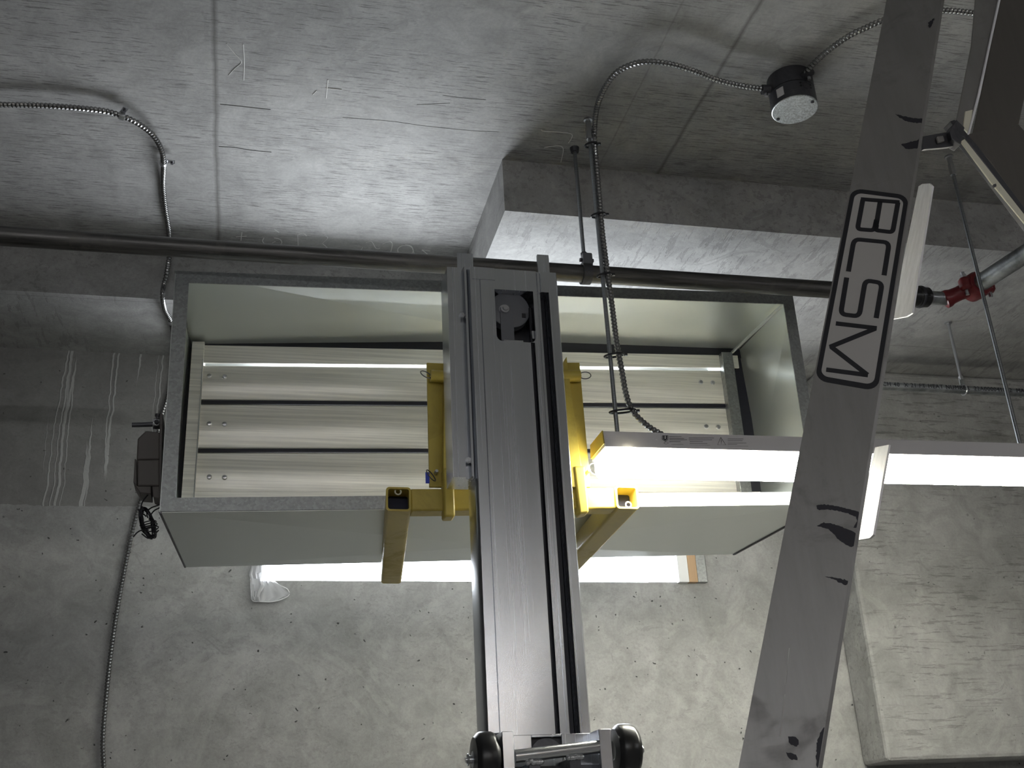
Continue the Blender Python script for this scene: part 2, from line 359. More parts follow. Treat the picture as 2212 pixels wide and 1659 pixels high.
cable('flexible_cable', L3, 'flexible metal-clad cable leaving the round box to the upper right', g)
def strap(p, ax, label):
    t = thing('cable_strap', p, label, 'strap', 'cable straps on the concrete')
    ax = V(ax).normalized(); s = ax.cross(Z).normalized() if abs(ax.z) < .8 else X
    b_ = MB(); b_.tube([V(p)-ax*.006, V(p)+ax*.006], .0092, 12); b_.build('band', 'steel', t)
    MB().obox(V(p)+s*.016+Z*.006, ax, s, ax.cross(s), .012, .022, .003).build('ear', 'steel', t)
    MB().cyl(V(p)+s*.020+Z*.006, V(p)+s*.020-Z*.001, .0035, 8).build('screw', 'dark', t)
strap(L1[6], L1[7]-L1[5], 'small steel strap on the cable curve at the upper left')
strap(L1[10], L1[11]-L1[9], 'small steel strap where the left cable turns straight down')
strap(L1[19], L1[20]-L1[18], 'small steel strap on the left cable beneath the beam beside the duct')

# ------------------------------------------------------------------ junction box
c = onZ(1705, 172, CEIL)
jb = thing('junction_box', c, 'round black steel junction box on the ceiling with a bright cover', 'junction box')
R = .052
MB().lathe(c, -Z, [(R, .0), (R, .041)], 40).build('upper_ring', 'dark', jb)
MB().lathe(c, -Z, [(R-.002, .041), (R-.002, .0425), (R, .0425), (R, .083), (R-.002, .084)], 40).build('lower_ring', 'dark', jb)
MB().lathe(c, -Z, [(R+.0005, .0842), (R+.0005, .086), (R-.001, .087)], 40).build('cover', 'cover', jb)['label'] = 'bright galvanised cover'
for a in (125, 305):
    d = V((math.cos(math.radians(a)), math.sin(math.radians(a)), 0))
    MB().lathe(c+d*(R-.008)-Z*.0868, -Z, [(.004, 0), (.004, .0025), (.002, .003)], 10).build('cover_screw', 'dark', jb)
for d, p in ((V((-.9, .1, 0)), L2[0]), (V((.35, -.93, 0)), L3[0])):
    d = (V((p.x, p.y, 0))-V((c.x, c.y, 0))).normalized()
    q = V((c.x, c.y, p.z))+d*R
    MB().tube([q-d*.002, q+d*.018], .0115, 14).build('cable_connector', 'dark', jb)
    MB().tube([q+d*.010-Z*.009, q+d*.010-Z*.019], .004, 8).build('connector_screw', 'steel', jb)
for i, (a, z) in enumerate(((-96, .050), (-96, .058), (-66, .050), (-66, .058))):
    d = V((math.cos(math.radians(a)), math.sin(math.radians(a)), 0))
    MB().cyl(c+d*(R-.003)-Z*z, c+d*(R+.0008)-Z*z, .0025, 8).build('knockout_hole', 'ink', jb)
a = -81; d = V((math.cos(math.radians(a)), math.sin(math.radians(a)), 0))
MB().torus(c+d*(R+.0003)-Z*.056, d, .0085, .0006, 20, 6).build('knockout', 'dark', jb)
d = V((-.86, -.5, 0)).normalized()
MB().obox(c+d*(R+.0005)-Z*.062, d.cross(Z), Z, d, .018, .022, .0012).build('maker_label', 'greyp', jb)

# ------------------------------------------------------------------ threaded rods, hanger, ties
def rod(px, Y, z_bot, label, grp, top=CEIL, r=.0048, coup=True, slot=None):
    p = onZ(*px, top); p = V((p.x, Y if Y else p.y, H+top))
    t = thing('threaded_rod', p, label, 'rod', grp)
    b_ = MB().cyl(p, V((p.x, p.y, z_bot)), r, 10); b_.build('shaft', 'rod', t)
    if coup:
        MB().lathe(p, -Z, [(.011, 0), (.011, .004), (.0065, .005), (.0065, .026)], 12).build('anchor', 'steel', t)
        MB().lathe(p-Z*.026, -Z, [(.0085, 0), (.0085, .032)], 6).build('coupling_nut', 'steel', t)
    return t, p
FY0, FY1 = 2.06, 2.145       # near lamp front and back
FYc = (FY0+FY1)/2
LT = H+.829                   # lamp top
g = 'threaded rods hanging from the concrete'
r1, p1 = rod((1270, 258), FYc, LT, 'threaded rod carrying the left end of the hanging lamp', g)
r2, p2 = rod((1240, 322), 2.22, H+1.312, 'threaded rod holding the pipe hanger beside the mast', g, coup=False)
MB().lathe(p2, -Z, [(.012, 0), (.010, .012)], 12).build('anchor', 'dark', r2)
r3, p3 = rod((2045, 342), FYc, LT, 'long threaded rod at the right behind the red clamp', g)
p4 = onZ(2048, 697, SOF); Y4 = p4.y
r4 = thing('threaded_rod', p4, 'short threaded rod under the beam holding the small pipe', 'rod', g)
MB().cyl(p4, V((p4.x, p4.y, H+1.312)), .0048, 10).build('shaft', 'steel', r4)
MB().lathe(p4, -Z, [(.012, 0), (.012, .003), (.006, .004)], 12).build('anchor', 'steel', r4)
for x, y, d in ((1279, 313, 'topmost'), (1296, 465, 'second from the top'), (1309, 595, 'just above the duct top'), (1335, 768, 'over the top of the duct'), (1361, 889, 'lowest, just above the lamp')):
    q = onY(x, y, FYc)
    xm = (p1.x+q.x)/2; hw = abs(q.x-p1.x)/2+.013
    t = thing('cable_tie', q, 'black plastic cable tie binding cable to rod, '+d, 'cable tie', 'cable ties on the lamp rod')
    pts = [V((xm+hw*math.cos(a), FYc+.0105*math.sin(a), q.z+.004*math.cos(a))) for a in [i*math.pi/8 for i in range(17)]]
    MB().tube(pts, .0024, 6).build('strap', 'ink', t)
    MB().obox(V((xm+hw+.003, FYc-.006, q.z)), X, Y_, Z, .006, .006, .005).build('head', 'ink', t)

# ------------------------------------------------------------------ pipes
PZ = lambda x: H+1.2835+.0045*(x+.5)
PY = 2.218; PR = .0215
pa, pb = V((-3.95, PY, PZ(-3.95))), V((1.60, PY, PZ(1.60)))
tag(MB().tube([pa, pb], PR, 32).build('sprinkler_pipe', 'pipe'), 'dark steel pipe running across above the duct', 'pipe')
hq = V((p2.x, PY, PZ(p2.x)))
hg = thing('pipe_hanger', hq, 'black pipe hanger clamped on the dark pipe right of the mast', 'pipe hanger')
b_ = MB(); n = 28
b_.loft([[hq+X*sx*.009+V((0, math.cos(2*math.pi*i/n)*rr, math.sin(2*math.pi*i/n)*rr)) for sx, rr in ((-1.2, PR+.001), (1.2, PR+.001), (1.2, PR+.0045), (-1.2, PR+.0045))] for i in range(n)], closed=True); b_.build('band', 'dark', hg)
MB().obox(hq+V((.004, -.006, PR+.012)), X, Y_, Z, .024, .020, .034).build('clamp_block', 'slate', hg, .003)
MB().cyl(hq+V((-.014, -.006, PR+.012)), hq+V((.02, -.006, PR+.012)), .005, 8).build('bolt', 'dark', hg)
MB().lathe(hq+Z*(PR+.024), Z, [(.008, 0), (.008, .012)], 6).build('nut', 'dark', hg)
# coupling, short nipple, red mechanical tee, branch
kx = onY(1972, 640, PY).x; zc = PZ(1.7)
kq = V((kx-.02, PY, zc-.004)); ax = X
cp = thing('pipe_coupling', kq, 'black ribbed rubber coupling on the pipe right of the ladder', 'pipe coupling')
MB().lathe(kq, X, [(.024, -.05), (.026, -.048), (.026, .03), (.028, .033), (.028, .045), (.026, .049), (.026, .060), (.023, .064)], 32).build('sleeve', 'black', cp)
MB().lathe(kq, X, [(.0285, .036), (.0292, .038), (.0292, .041), (.0285, .043)], 32).build('clamp_band', 'dark', cp)
tag(MB().tube([kq+X*.05, kq+X*.125], .0175, 24).build('short_pipe', 'gpipe'), 'short bright pipe between black coupling and red clamp', 'pipe')
e1 = onY(2117, 612, 2.17); e2 = onY(2290, 500, 1.90)
bd = (e2-e1).normalized()
tq = e1
tee = thing('pipe_tee', tq, 'red painted mechanical tee clamped around the grey branch pipe', 'pipe tee')
w_ = kq+X*.118
mid = e1-bd*.012
MB().lathe(w_, (mid-w_), [(.020, -.008), (.0235, -.006), (.0235, .004), (.020, .012), (.019, .03), (.023, (mid-w_).length)], 28).build('outlet', 'red', tee)
MB().lathe(mid, bd, [(.026, -.030), (.034, -.027), (.035, -.01), (.035, .008), (.031, .016), (.026, .017)], 32).build('housing', 'red', tee)
sd = bd.cross(V((.1, -1, .2))).normalized(); sv = bd.cross(sd).normalized()
for s_, nm in ((1, 'bolt_lug'), (-1, 'bolt_lug')):
    cc = mid+sd*s_*.037
    MB().tube([cc-sv*.017, cc-sv*.010, cc+sv*.010, cc+sv*.017], [.011, .016, .016, .011], 12).build(nm, 'red', tee, .001)
    MB().cyl(cc-sv*.034, cc+sv*.03, .005, 10).build('bolt', 'steel', tee)
    MB().lathe(cc-sv*.026, sv, [(.009, 0), (.009, .008)], 6).build('nut', 'steel', tee)
tag(MB().tube([e1-bd*.02, e1+bd*.9], .0225, 32).build('branch_pipe', 'gpipe'), 'thick grey pipe coming from the red tee toward upper right', 'pipe')
# small pipe along the wall with stencilled text
sy = p4.y; sr = .0125
sz = onY(2075, 842, sy).z; slope = 0.0
spx0, spx1 = 1.62, 3.2
sp = thing('small_pipe', (spx0, sy, sz), 'thin grey pipe with stencilled text below the beam at the right', 'pipe')
MB().tube([V((spx0, sy, sz)), V((spx1, sy, sz))], sr, 24).build('pipe_body', 'gpipe', sp)
tc = bpy.data.curves.new('stencil', 'FONT'); tc.body = 'SCH 40  X 21 FT HEAT NUMBER  22A000041022  MAD'; tc.size = .019; tc.extrude = .0003; tc.space_character = 1.15
to = bpy.data.objects.new('tmp', tc); COL.objects.link(to); bpy.context.view_layer.update()
me = bpy.data.meshes.new_from_object(to.evaluated_get(bpy.context.evaluated_depsgraph_get())); bpy.data.objects.remove(to)
me.materials.append(M['ink']); st_ = bpy.data.objects.new('stencilled_text', me); COL.objects.link(st_); st_.parent = sp
st_.location = V((.19, -sr-.0004, -.005)); st_.rotation_euler = (math.radians(90), 0, 0)
hq4 = V((p4.x, sy, sz))
h4 = thing('pipe_hanger', hq4, 'small bright swivel hanger on the thin pipe at the right', 'pipe hanger')
MB().torus(hq4, X, sr+.004, .0022, 24, 6).build('ring', 'steel', h4)
MB().obox(hq4+Z*(sr+.014), X, Y_, Z, .016, .004, .022).build('bracket', 'galvd', h4)
MB().lathe(hq4+Z*(sr+.02), Z, [(.0075, 0), (.0075, .012)], 6).build('nut', 'steel', h4)

# ------------------------------------------------------------------ the duct with its damper
DY0, DY1 = 2.30, 2.80
m_ = {'TL': onY(380, 586, DY0), 'TR': onY(1711, 637, DY0), 'BL': onY(346, 1106, DY0), 'BR': onY(1784, 1088, DY0)}
k_ = {'BL': onY(400, 1224, DY1), 'BR': onY(1585, 1196, DY1)}
k_['TL'] = k_['BL']+V((.0, 0, .492)); k_['TR'] = k_['BR']+V((0, 0, .53))
def D(u, v, w):
    a = (m_['BL']*(1-u)+m_['BR']*u)*(1-v)+(m_['TL']*(1-u)+m_['TR']*u)*v
    b = (k_['BL']*(1-u)+k_['BR']*u)*(1-v)+(k_['TL']*(1-u)+k_['TR']*u)*v
    return a*(1-w)+b*w
duct = thing('duct_section', D(.5, 0, .5), 'large rectangular galvanised duct section with open mouth held up by the lift', 'duct')
def panel(name, cs, out, bulge, mt='galv', n=14, creases=True):
    """Sheet panel with cross-broken surface; cs = 4 corners a,b,c,d."""
    out = V(out); T = .0016; mid = (cs[0]+cs[1]+cs[2]+cs[3])/4+out*bulge
    vs = [q for q in cs]+[mid]+[q+out*T for q in cs]+[mid+out*T]; fs = []
    for k in range(4):
        a, c = k, (k+1) % 4
        fs += [(a, c, 4), (a+5, 9, c+5), (a, a+5, c+5, c)]
    return MB().add(vs, fs).build(name, mt, duct, smooth=False)
panel('top_panel', [D(0, 1, 0), D(1, 1, 0), D(1, 1, 1), D(0, 1, 1)], Z, .018)
panel('bottom_panel', [D(0, 0, 0), D(1, 0, 0), D(1, 0, 1), D(0, 0, 1)], -Z, .024)
panel('left_panel', [D(0, 0, 0), D(0, 0, 1), D(0, 1, 1), D(0, 1, 0)], -X, .008)
panel('right_panel', [D(1, 0, 0), D(1, 0, 1), D(1, 1, 1), D(1, 1, 0)], X, .012)
# corner seams standing out at the edges
for u, v in ((0, 0), (1, 0), (0, 1), (1, 1)):
    MB().tube([D(u, v, 0), D(u, v, 1)], .005 if (u, v) == (1, 0) else .0035, 6).build('corner_seam', 'galvd' if v else ('deepblk' if u else 'dark'), duct)
a, b2 = D(.995, .985, .05), D(.978, .965, .58)
MB().tube([a, b2], .004, 8).build('inner_seam', 'galv', duct)
# mouth flange
fw_u, fw_v = .0195, .052
def fl(name, u0, u1, v0, v1, m='galvd'):
    MB().hexa([D(u0, v0, 0)-Y_*.003, D(u1, v0, 0)-Y_*.003, D(u1, v0, 0)+Y_*.0, D(u0, v0, 0)], [D(u0, v1, 0)-Y_*.003, D(u1, v1, 0)-Y_*.003, D(u1, v1, 0), D(u0, v1, 0)]).build(name, m, duct, smooth=False)
fl('mouth_flange', 0, 1, 1-fw_v, 1); fl('mouth_flange', 0, 1, 0, fw_v)
fl('mouth_flange', 0, fw_u, fw_v, 1-fw_v); fl('mouth_flange', 1-fw_u, 1, fw_v, 1-fw_v)
# damper
QW = 2.60
def zl(px): return onY(440, px, QW).z
def zr(px): return onY(1560, px, QW).z
xl, xr = onY(435, 860, QW).x, onY(1566, 870, QW).x
xwl, xwr = D(0, .5, .6).x, D(1, .5, .6).x
def dz(x, a, b): t = (x-xl)/(xr-xl); return a*(1-t)+b*t
def slab(xa, xb, ya, yb, lo, hi):
    return [V((xa, ya, dz(xa, *lo))), V((xb, ya, dz(xb, *lo))), V((xb, yb, dz(xb, *lo))), V((xa, yb, dz(xa, *lo)))], [V((xa, ya, dz(xa, *hi))), V((xb, ya, dz(xb, *hi))), V((xb, yb, dz(xb, *hi))), V((xa, yb, dz(xa, *hi)))]
top = (zl(746), zr(768)); g1 = (zl(784), zr(795)); g1b = (zl(788.5), zr(799.5))
g2 = (zl(864), zr(872)); g2b = (zl(872), zr(880)); g3 = (zl(969), zr(969)); g3b = (zl(977), zr(977)); bot = (zl(1082), zr(1078))
g4 = (zl(1068), zr(1066))
dp = MB(); dp.hexa(*slab(xwl+.006, xwr-.012, QW-.002, QW+.004, g1, top)); dp.build('damper_head', 'blade', duct, .001)
MB().hexa(*slab(xwl+.018, xwr-.012, QW-.02, QW+.08, bot, g4)).build('damper_sill', 'blade', duct, .001)
MB().hexa(*slab(xwl+.006, xl, QW-.022, QW+.08, bot, top)).build('damper_jamb', 'blade', duct, .001)
MB().hexa(*slab(xr, xr+.032, QW-.022, QW+.08, bot, top)).build('damper_jamb', 'galvd', duct, .001)
MB().hexa(*slab(xr+.0322, xwr+.014, QW+.01, QW+.02, bot, (top[0], top[1]))).build('gap_light_stop', 'deepblk', duct)  # added black strips: fill gap shade and stop daylight leaking past the frame
MB().hexa(*slab(xwl-.012, xwl+.0158, QW+.01, QW+.02, bot, (top[0], top[1]))).build('gap_light_stop', 'deepblk', duct)
MB().hexa(*slab(xwl-.012, xwr+.014, QW+.006, QW+.012, (top[0]-.004, top[1]-.004), (top[0]+.045, top[1]+.045))).build('gap_light_stop', 'deepblk', duct)
MB().tube([V((xl-.001, QW-.024, dz(xl, *bot))), V((xl-.001, QW-.024, dz(xl, *g1)))], .0016, 6).build('jamb_edge', 'steel', duct)
blades = []
for lo, hi, nm in ((g2, g1b, 0), (g3, g2b, 1), (g4, g3b, 2)):
    b_ = MB(); prof = [(0, .0), (.03, -.003), (.3, -.0032), (.34, -.0042), (.66, -.0042), (.7, -.0032), (.97, -.003), (1, 0)]
    ls = []
    for xx in (xl-.0005, xr+.0005):
        l_, h_ = dz(xx, *lo), dz(xx, *hi)
        ls.append([V((xx, QW+.004+p[1], l_+(h_-l_)*p[0])) for p in prof]+[V((xx, QW+.008, h_)), V((xx, QW+.008, l_))])
    b_.loft(ls); bl = b_.build('damper_blade', 'blade', duct)
    yy = (818, 918, 1030)[nm]; yr = (824, 920, 1018)[nm]
    for px, py in ((452, yy-7+nm*3), (485, yy-6+nm*3), (1515+nm*12, yr), (1541+nm*12, yr+1)):
        s_ = onY(px, py, QW-.006)
        MB().lathe(s_+Y_*.006, -Y_, [(.0062, 0), (.0062, .003), (.0045, .0055), (.002, .006)], 12).build('blade_screw', 'steel', bl)
for lo, hi in ((g2, g2b), (g3, g3b)):
    MB().hexa(*slab(xl-.001, xr+.001, QW-.000, QW+.016, (hi[0]+.0005, hi[1]+.0005), (lo[0]-.0005, lo[1]-.0005))).build('blade_gasket', 'deepblk', duct)

# ------------------------------------------------------------------ damper actuator and its wires
AY = 2.335
act = thing('damper_actuator', onY(345, 1000, AY), 'brown-grey damper actuator box bolted to the left side of the duct', 'actuator')
def prism_px(pts, Y, depth): return MB().prism([onY(x, y, Y) for x, y in pts], (0, depth, 0))
prism_px([(297, 947), (315, 930), (346, 933), (345, 992), (295, 993)], AY, .075).build('upper_housing', 'box', act, .003)
prism_px([(296, 993), (345, 992), (345, 1049), (297, 1049)], AY-.002, .078).build('lower_housing', 'box', act, .003)
prism_px([(295, 993), (296, 1048), (288, 1042), (291, 990)], AY+.01, .06).build('side_cover', 'box', act, .001)
prism_px([(290, 1044), (297, 1050), (326, 1050), (326, 1066), (302, 1064)], AY+.004, .065).build('wiring_cover', 'box', act, .002)
prism_px([(328, 1050), (347, 1049), (345, 1078), (331, 1074)], AY+.004, .05).build('bracket', 'box', act, .002)
prism_px([(345, 895), (352, 893), (347, 1075), (343, 1075)], AY, .08).build('mounting_plate', 'box', act, .001)
a, b2 = onY(285, 918, AY+.03), onY(352, 916, AY+.03)
MB().cyl(a, b2, .0052, 16).build('shaft', 'dark', act)
c = onY(339, 916, AY+.03)
MB().lathe(c-X*.008, X, [(.0105, 0), (.0115, .002), (.0115, .013), (.0105, .015)], 16).build('shaft_clamp', 'steel', act)
MB().lathe(c-Y_*.010, -Y_, [(.0055, 0), (.005, .004)], 8).build('clamp_nut', 'ink', act)
MB().lathe(c+Z*.010, Z, [(.0035, 0), (.0035, .008), (.0055, .008), (.0055, .013)], 10).build('clamp_bolt', 'dark', act)
wr = thing('wire_bundle', onY(318, 1130, AY), 'coiled bundle of thin black wires dangling below the actuator', 'wires')
rnd = random.Random(3)
for i in range(9):
    pts = []
    cx_, cy_ = 318+rnd.uniform(-4, 4), 1130+rnd.uniform(-4, 4)
    for k in range(13):
        a = 2*math.pi*k/12; ex = 11+rnd.uniform(-2, 3); ey = 33+rnd.uniform(-5, 3)
        rx_ = ex*math.cos(a); ry_ = ey*math.sin(a); tl = -.33
        if k == 12: pts.append(pts[0]); break
        pts.append(onY(cx_+rx_*math.cos(tl)-ry_*math.sin(tl), cy_+rx_*math.sin(tl)+ry_*math.cos(tl), AY+.02+rnd.uniform(-.012, .012)))
    MB().tube(resample(pts, .004), .0017, 6).build('wire_loop', 'ink', wr)
for pl in ([(322, 1066), (308, 1084), (305, 1100), (312, 1110)], [(345, 1090), (325, 1098), (317, 1108), (320, 1120)], [(346, 1096), (332, 1104), (324, 1116), (322, 1124)], [(298, 1100), (303, 1107), (312, 1112), (318, 1118)],
           [(288, 1160), (298, 1149), (312, 1144), (324, 1146)], [(306, 1153), (322, 1163), (338, 1150), (344, 1144)]):
    MB().tube(resample([onY(x, y, AY+.016) for x, y in pl], .004), .0015, 6).build('wire', 'ink', wr)
for y in (1131, 1136, 1143):
    c = onY(320+(y-1131)*.4, y, AY+.02)
    MB().torus(c, V((.3, 0, -1)), .0165, .0013, 20, 6).build('wire_tie', 'ink', wr)

# ------------------------------------------------------------------ hanging LED lamp
x0l = onY(1304, 947, FY0).x; LZ = H+.790; x1l = x0l+1.22
lamp = thing('strip_light', (x0l+.6, FYc, LT), 'long glowing strip light hanging on rods in front of the duct, crossing behind the ladder', 'lamp')
zt = onY(1306, 931, FY0).z; zm = onY(1306, 964, FY0).z
zt2 = onY(1718, 943, FY0).z; zm2 = onY(1718, 976, FY0).z; ts = (zt2-zt)/(onY(1718, 943, FY0).x-x0l)
def lz(x, z): return z+(x-x0l)*ts
b_ = MB(); pr = [(FY0-.004, zm-.002), (FY0, zt), (FY1, zt), (FY1+.004, zm-.002)]
b_.loft([[V((xx, y, lz(xx, z))) for y, z in pr] for xx in (x0l, x1l)]); b_.build('housing', 'greyp', lamp, .001)
zb = onY(1306, 1013, FY0).z
def lens_prof(sc=1.0, dz_=0):
    out = []
    for i in range(11):
        a = math.pi*i/10
        yy = FYc-math.cos(a)*(FY1-FY0)/2*.985
        e = abs(math.sin(a))**.55
        out.append((yy, zm-.002-(zm-zb)*e*sc))
    return out
b_ = MB(); lp = lens_prof()
b_.loft([[V((xx, y, lz(xx, z))) for y, z in lp] for xx in (x0l+.003, x1l-.003)]); b_.build('diffuser', 'lens', lamp)
b_ = MB(); lp2 = [(FY0-.005, zm+.004), (FY0-.001, zt+.0005), (FY1+.001, zt+.0005), (FY1+.005, zm+.004)]
b_.loft([[V((xx, y, lz(xx, z))) for y, z in lp2] for xx in (x0l-.0025, x0l-.0003)]); b_.build('end_cap', 'yellow', lamp)  # yellow coat paints the lamp glow reflected on the end face
for k in range(2):
    pr3 = [(y+(FYc-y)*-.02, z-.0012) for y, z in lp]
    b_ = MB(); xx0 = x0l+.008+k*.012
    b_.loft([[V((xx, y, lz(xx, z))) for y, z in pr3] for xx in (xx0, xx0+.002)]); b_.build('lens_rib', 'lens', lamp)
for px, py in ((1311, 949), (1418, 951)):
    s_ = onY(px, py, FY0-.001); MB().lathe(s_+Y_*.002, -Y_, [(.0036, 0), (.0036, .002), (.002, .003)], 12).build('screw', 'white', lamp)
# label print on the housing
def inkbox(pts, par=lamp, m='ink', Y=FY0-.0028, r=.0005, name='label_print'):
    b_ = MB()
    for pl in pts:
        pp = [onY(x, y, Y) for x, y in pl]
        if len(pp) == 2: pp = [pp[0], (pp[0]+pp[1])/2, pp[1]]
        b_.tube(pp, r, 5)
    return b_.build(name, m, par)
inkbox([[(1434, 941), (1434, 948), (1437, 950), (1440, 948), (1440, 941)]], r=.0012)
inkbox([[(1431, 941), (1443, 941), (1443, 949), (1437, 953), (1431, 949), (1431, 941)]], r=.0005)
inkbox([[(1557, 945), (1568, 961), (1550, 961), (1557, 945)], [(1558, 950), (1558, 956)], [(1558, 958), (1558, 959)]], r=.0005)
inkbox([[(1434, 957), (1439, 954), (1444, 957), (1439, 960), (1434, 957)]], r=.0003)
rows = [[(1446, 1472, 943), (1446, 1478, 947), (1446, 1484, 950), (1446, 1470, 954), (1450, 1476, 960)],
        [(1488, 1542, 946), (1488, 1538, 950), (1490, 1518, 954), (1490, 1528, 958), (1490, 1534, 962)],
        [(1572, 1606, 948), (1572, 1604, 952), (1572, 1612, 957), (1572, 1592, 960), (1572, 1616, 964)]]
inkbox([[(a+d, y+.8*0), (b3, y)] for rw in rows for a, b3, y in rw for d in (0,)], r=.00035)
inkbox([[(1550, 965), (1568, 965)]], r=.0004)
tp = thing('tape_strip', onY(1350, 968, FY0), 'crumpled cream tape hanging off the glowing strip light', 'tape')
b_ = MB(); rnd = random.Random(5)
rowsT = [(1356, 1368, 966), (1350, 1364, 976), (1345, 1360, 990), (1342, 1360, 1005), (1341, 1359, 1018), (1346, 1361, 1030), (1352, 1356, 1031)]
vs = []; fs = []
for i, (a, c_, y) in enumerate(rowsT):
    for j in range(5):
        vs.append(onY(a+(c_-a)*j/4, y+rnd.uniform(-1.5, 1.5), FY0-.010-rnd.uniform(0, .005)))
for i in range(len(rowsT)-1):
    for j in range(4): a = i*5+j; fs.append((a, a+1, a+6, a+5))
b_.add(vs, fs); o = b_.build('crumpled_tape', 'tape', tp); sm = o.modifiers.new('s', 'SOLIDIFY'); sm.thickness = .0006

# unseen lamps: first pair read from mast reflections, the rest added for fill
def unseen_lamp(x0_, y_, z_, ln, lens, label):
    t = thing('strip_light', (x0_+ln/2, y_, z_), label, 'lamp')
    MB().box(x0_, x0_+ln, y_-.05, y_+.05, z_, z_+.04).build('housing', 'greyp', t, .002)
    b_ = MB(); b_.loft([[V((xx, y_-math.cos(math.pi*i/8)*.048, z_-.045*math.sin(math.pi*i/8)**.6 if 0 < i < 8 else z_-.0005)) for i in range(9)] for xx in (x0_, x0_+ln)]); b_.build('diffuser', lens, t)
    for xx in (x0_+.1, x0_+ln-.1): MB().cyl(V((xx, y_, z_+.04)), V((xx, y_, H+CEIL)), .004, 8).build('rod', 'rod', t)
    return t
for fx, fy, fl_ in ((.4, -4.7, 'lens2'), (.9, -6.6, 'lens3'), (2.9, -1.6, 'lens2'), (-3.2, -2.6, 'lens2'), (-3.0, -5.6, 'lens2'), (-.9, -2.9, 'lens2')):
    unseen_lamp(fx, fy, H+1.28, 1.9, fl_, 'white strip light hanging unseen behind the camera, in a set mostly added for fill')['group'] = 'strip lights behind the camera'

# ------------------------------------------------------------------ plastic film at the opening
fm = thing('plastic_film', onY(560, 1240, WY-.02), 'crumpled white plastic film hanging at the lower left of the opening', 'plastic film')
def sheet(name, rows, Y, amp, m='film', seed=1):
    rnd = random.Random(seed); vs = []; fs = []; nj = 9
    for (a, ya, c_, yc) in rows:
        for j in range(nj):
            t = j/(nj-1)
            vs.append(onY(a+(c_-a)*t, ya+(yc-ya)*t, Y-amp*(.5+.5*noise.noise(V((a*.11+t*5, ya*.07, seed))))))
    for i in range(len(rows)-1):
        for j in range(nj-1): a = i*nj+j; fs.append((a, a+1, a+nj+1, a+nj))
    o = MB().add(vs, fs).build(name, m, fm); s = o.modifiers.new('s', 'SOLIDIFY'); s.thickness = .0012
    return o
sheet('folded_strip', [(543, 1222, 565, 1220), (538, 1242, 565, 1236), (541, 1250, 566, 1250), (540, 1262, 571, 1264), (541, 1275, 563, 1280), (542, 1288, 560, 1290), (545, 1297, 561, 1299)], WY-.006, .022, 'film', 2)
sheet('loose_flap', [(565, 1246, 570, 1246), (568, 1256, 590, 1253), (566, 1268, 612, 1268), (563, 1280, 625, 1281), (561, 1290, 620, 1288), (561, 1299, 600, 1298), (562, 1300, 585, 1299)], WY-.004, .012, 'film', 4)
b_ = MB()
for pl in ([(565, 1240), (562, 1255), (570, 1264), (566, 1274), (560, 1284), (561, 1298)], [(541, 1250), (542, 1275), (545, 1297), (560, 1299), (585, 1300), (605, 1296), (622, 1288), (626, 1280)], [(625, 1280), (620, 1272), (605, 1265)]):
    b_.tube(resample([onY(x, y, WY-.016) for x, y in pl], .005), .0014, 6)
b_.build('film_edge', 'white', fm)

# ------------------------------------------------------------------ the material lift
MY = 2.0
mxl, mxr = .4215, .6165; mw = mxr-mxl
ztop = onY(1110, 583, MY).z; zwt = onY(1110, 627, MY).z; zwb = onY(1110, 738, MY).z
lift = thing('material_lift', (.52, MY+.05, 0), 'aluminium mast of a material lift with yellow fork carriage raised beneath the duct', 'material lift')
def ext(prof, za, zb_, b_):
    b_.loft([[V((mxl+t*mw, MY+d, z)) for t, d in prof] for z in (za, zb_)])
lead = [(0, .012), (.012, .004), (.03, 0), (.13, 0), (.135, .0015), (.14, 0)]
right_p = [(.735, 0), (.76, 0), (.775, .006), (.80, .006), (.81, .045), (.885, .045), (.89, 0), (.985, 0), (1, .006), (1, .07)]
b_ = MB(); ext(lead+[(.655, 0), (.66, .02), (.695, .02), (.70, 0)]+right_p+[(0, .07)], .05, zwb, b_)
ext(lead+[(.29, 0), (.29, .07), (0, .07)], zwb, zwt, b_)
ext([(.715, 0)]+right_p+[(.715, .07)], zwb, zwt, b_)
rp2 = [(.735, 0), (.76, 0), (.775, .003), (.80, .003), (.81, 0), (.985, 0), (1, .006), (1, .07)]
ext(lead+rp2+[(0, .07)], zwt, ztop, b_)
b_.build('mast', 'mast', lift)
MB().tube([V((mxl+.677*mw, MY+.008, .1)), V((mxl+.677*mw, MY+.008, zwb)), V((mxl+.70*mw, MY+.02, zwt-.03))], .0036, 8).build('lift_cable', 'ink', lift)
MB().box(mxl+.812*mw, mxl+.883*mw, MY+.034, MY+.044, .06, ztop-.035).build('groove_strip', 'deepblk', lift)  # black strip laid along the floor of the recessed groove
MB().box(mxl+.01, mxl+.30*mw, MY-.0012, MY+.002, ztop-.028, ztop+.0005).build('doubler_plate', 'mast', lift)
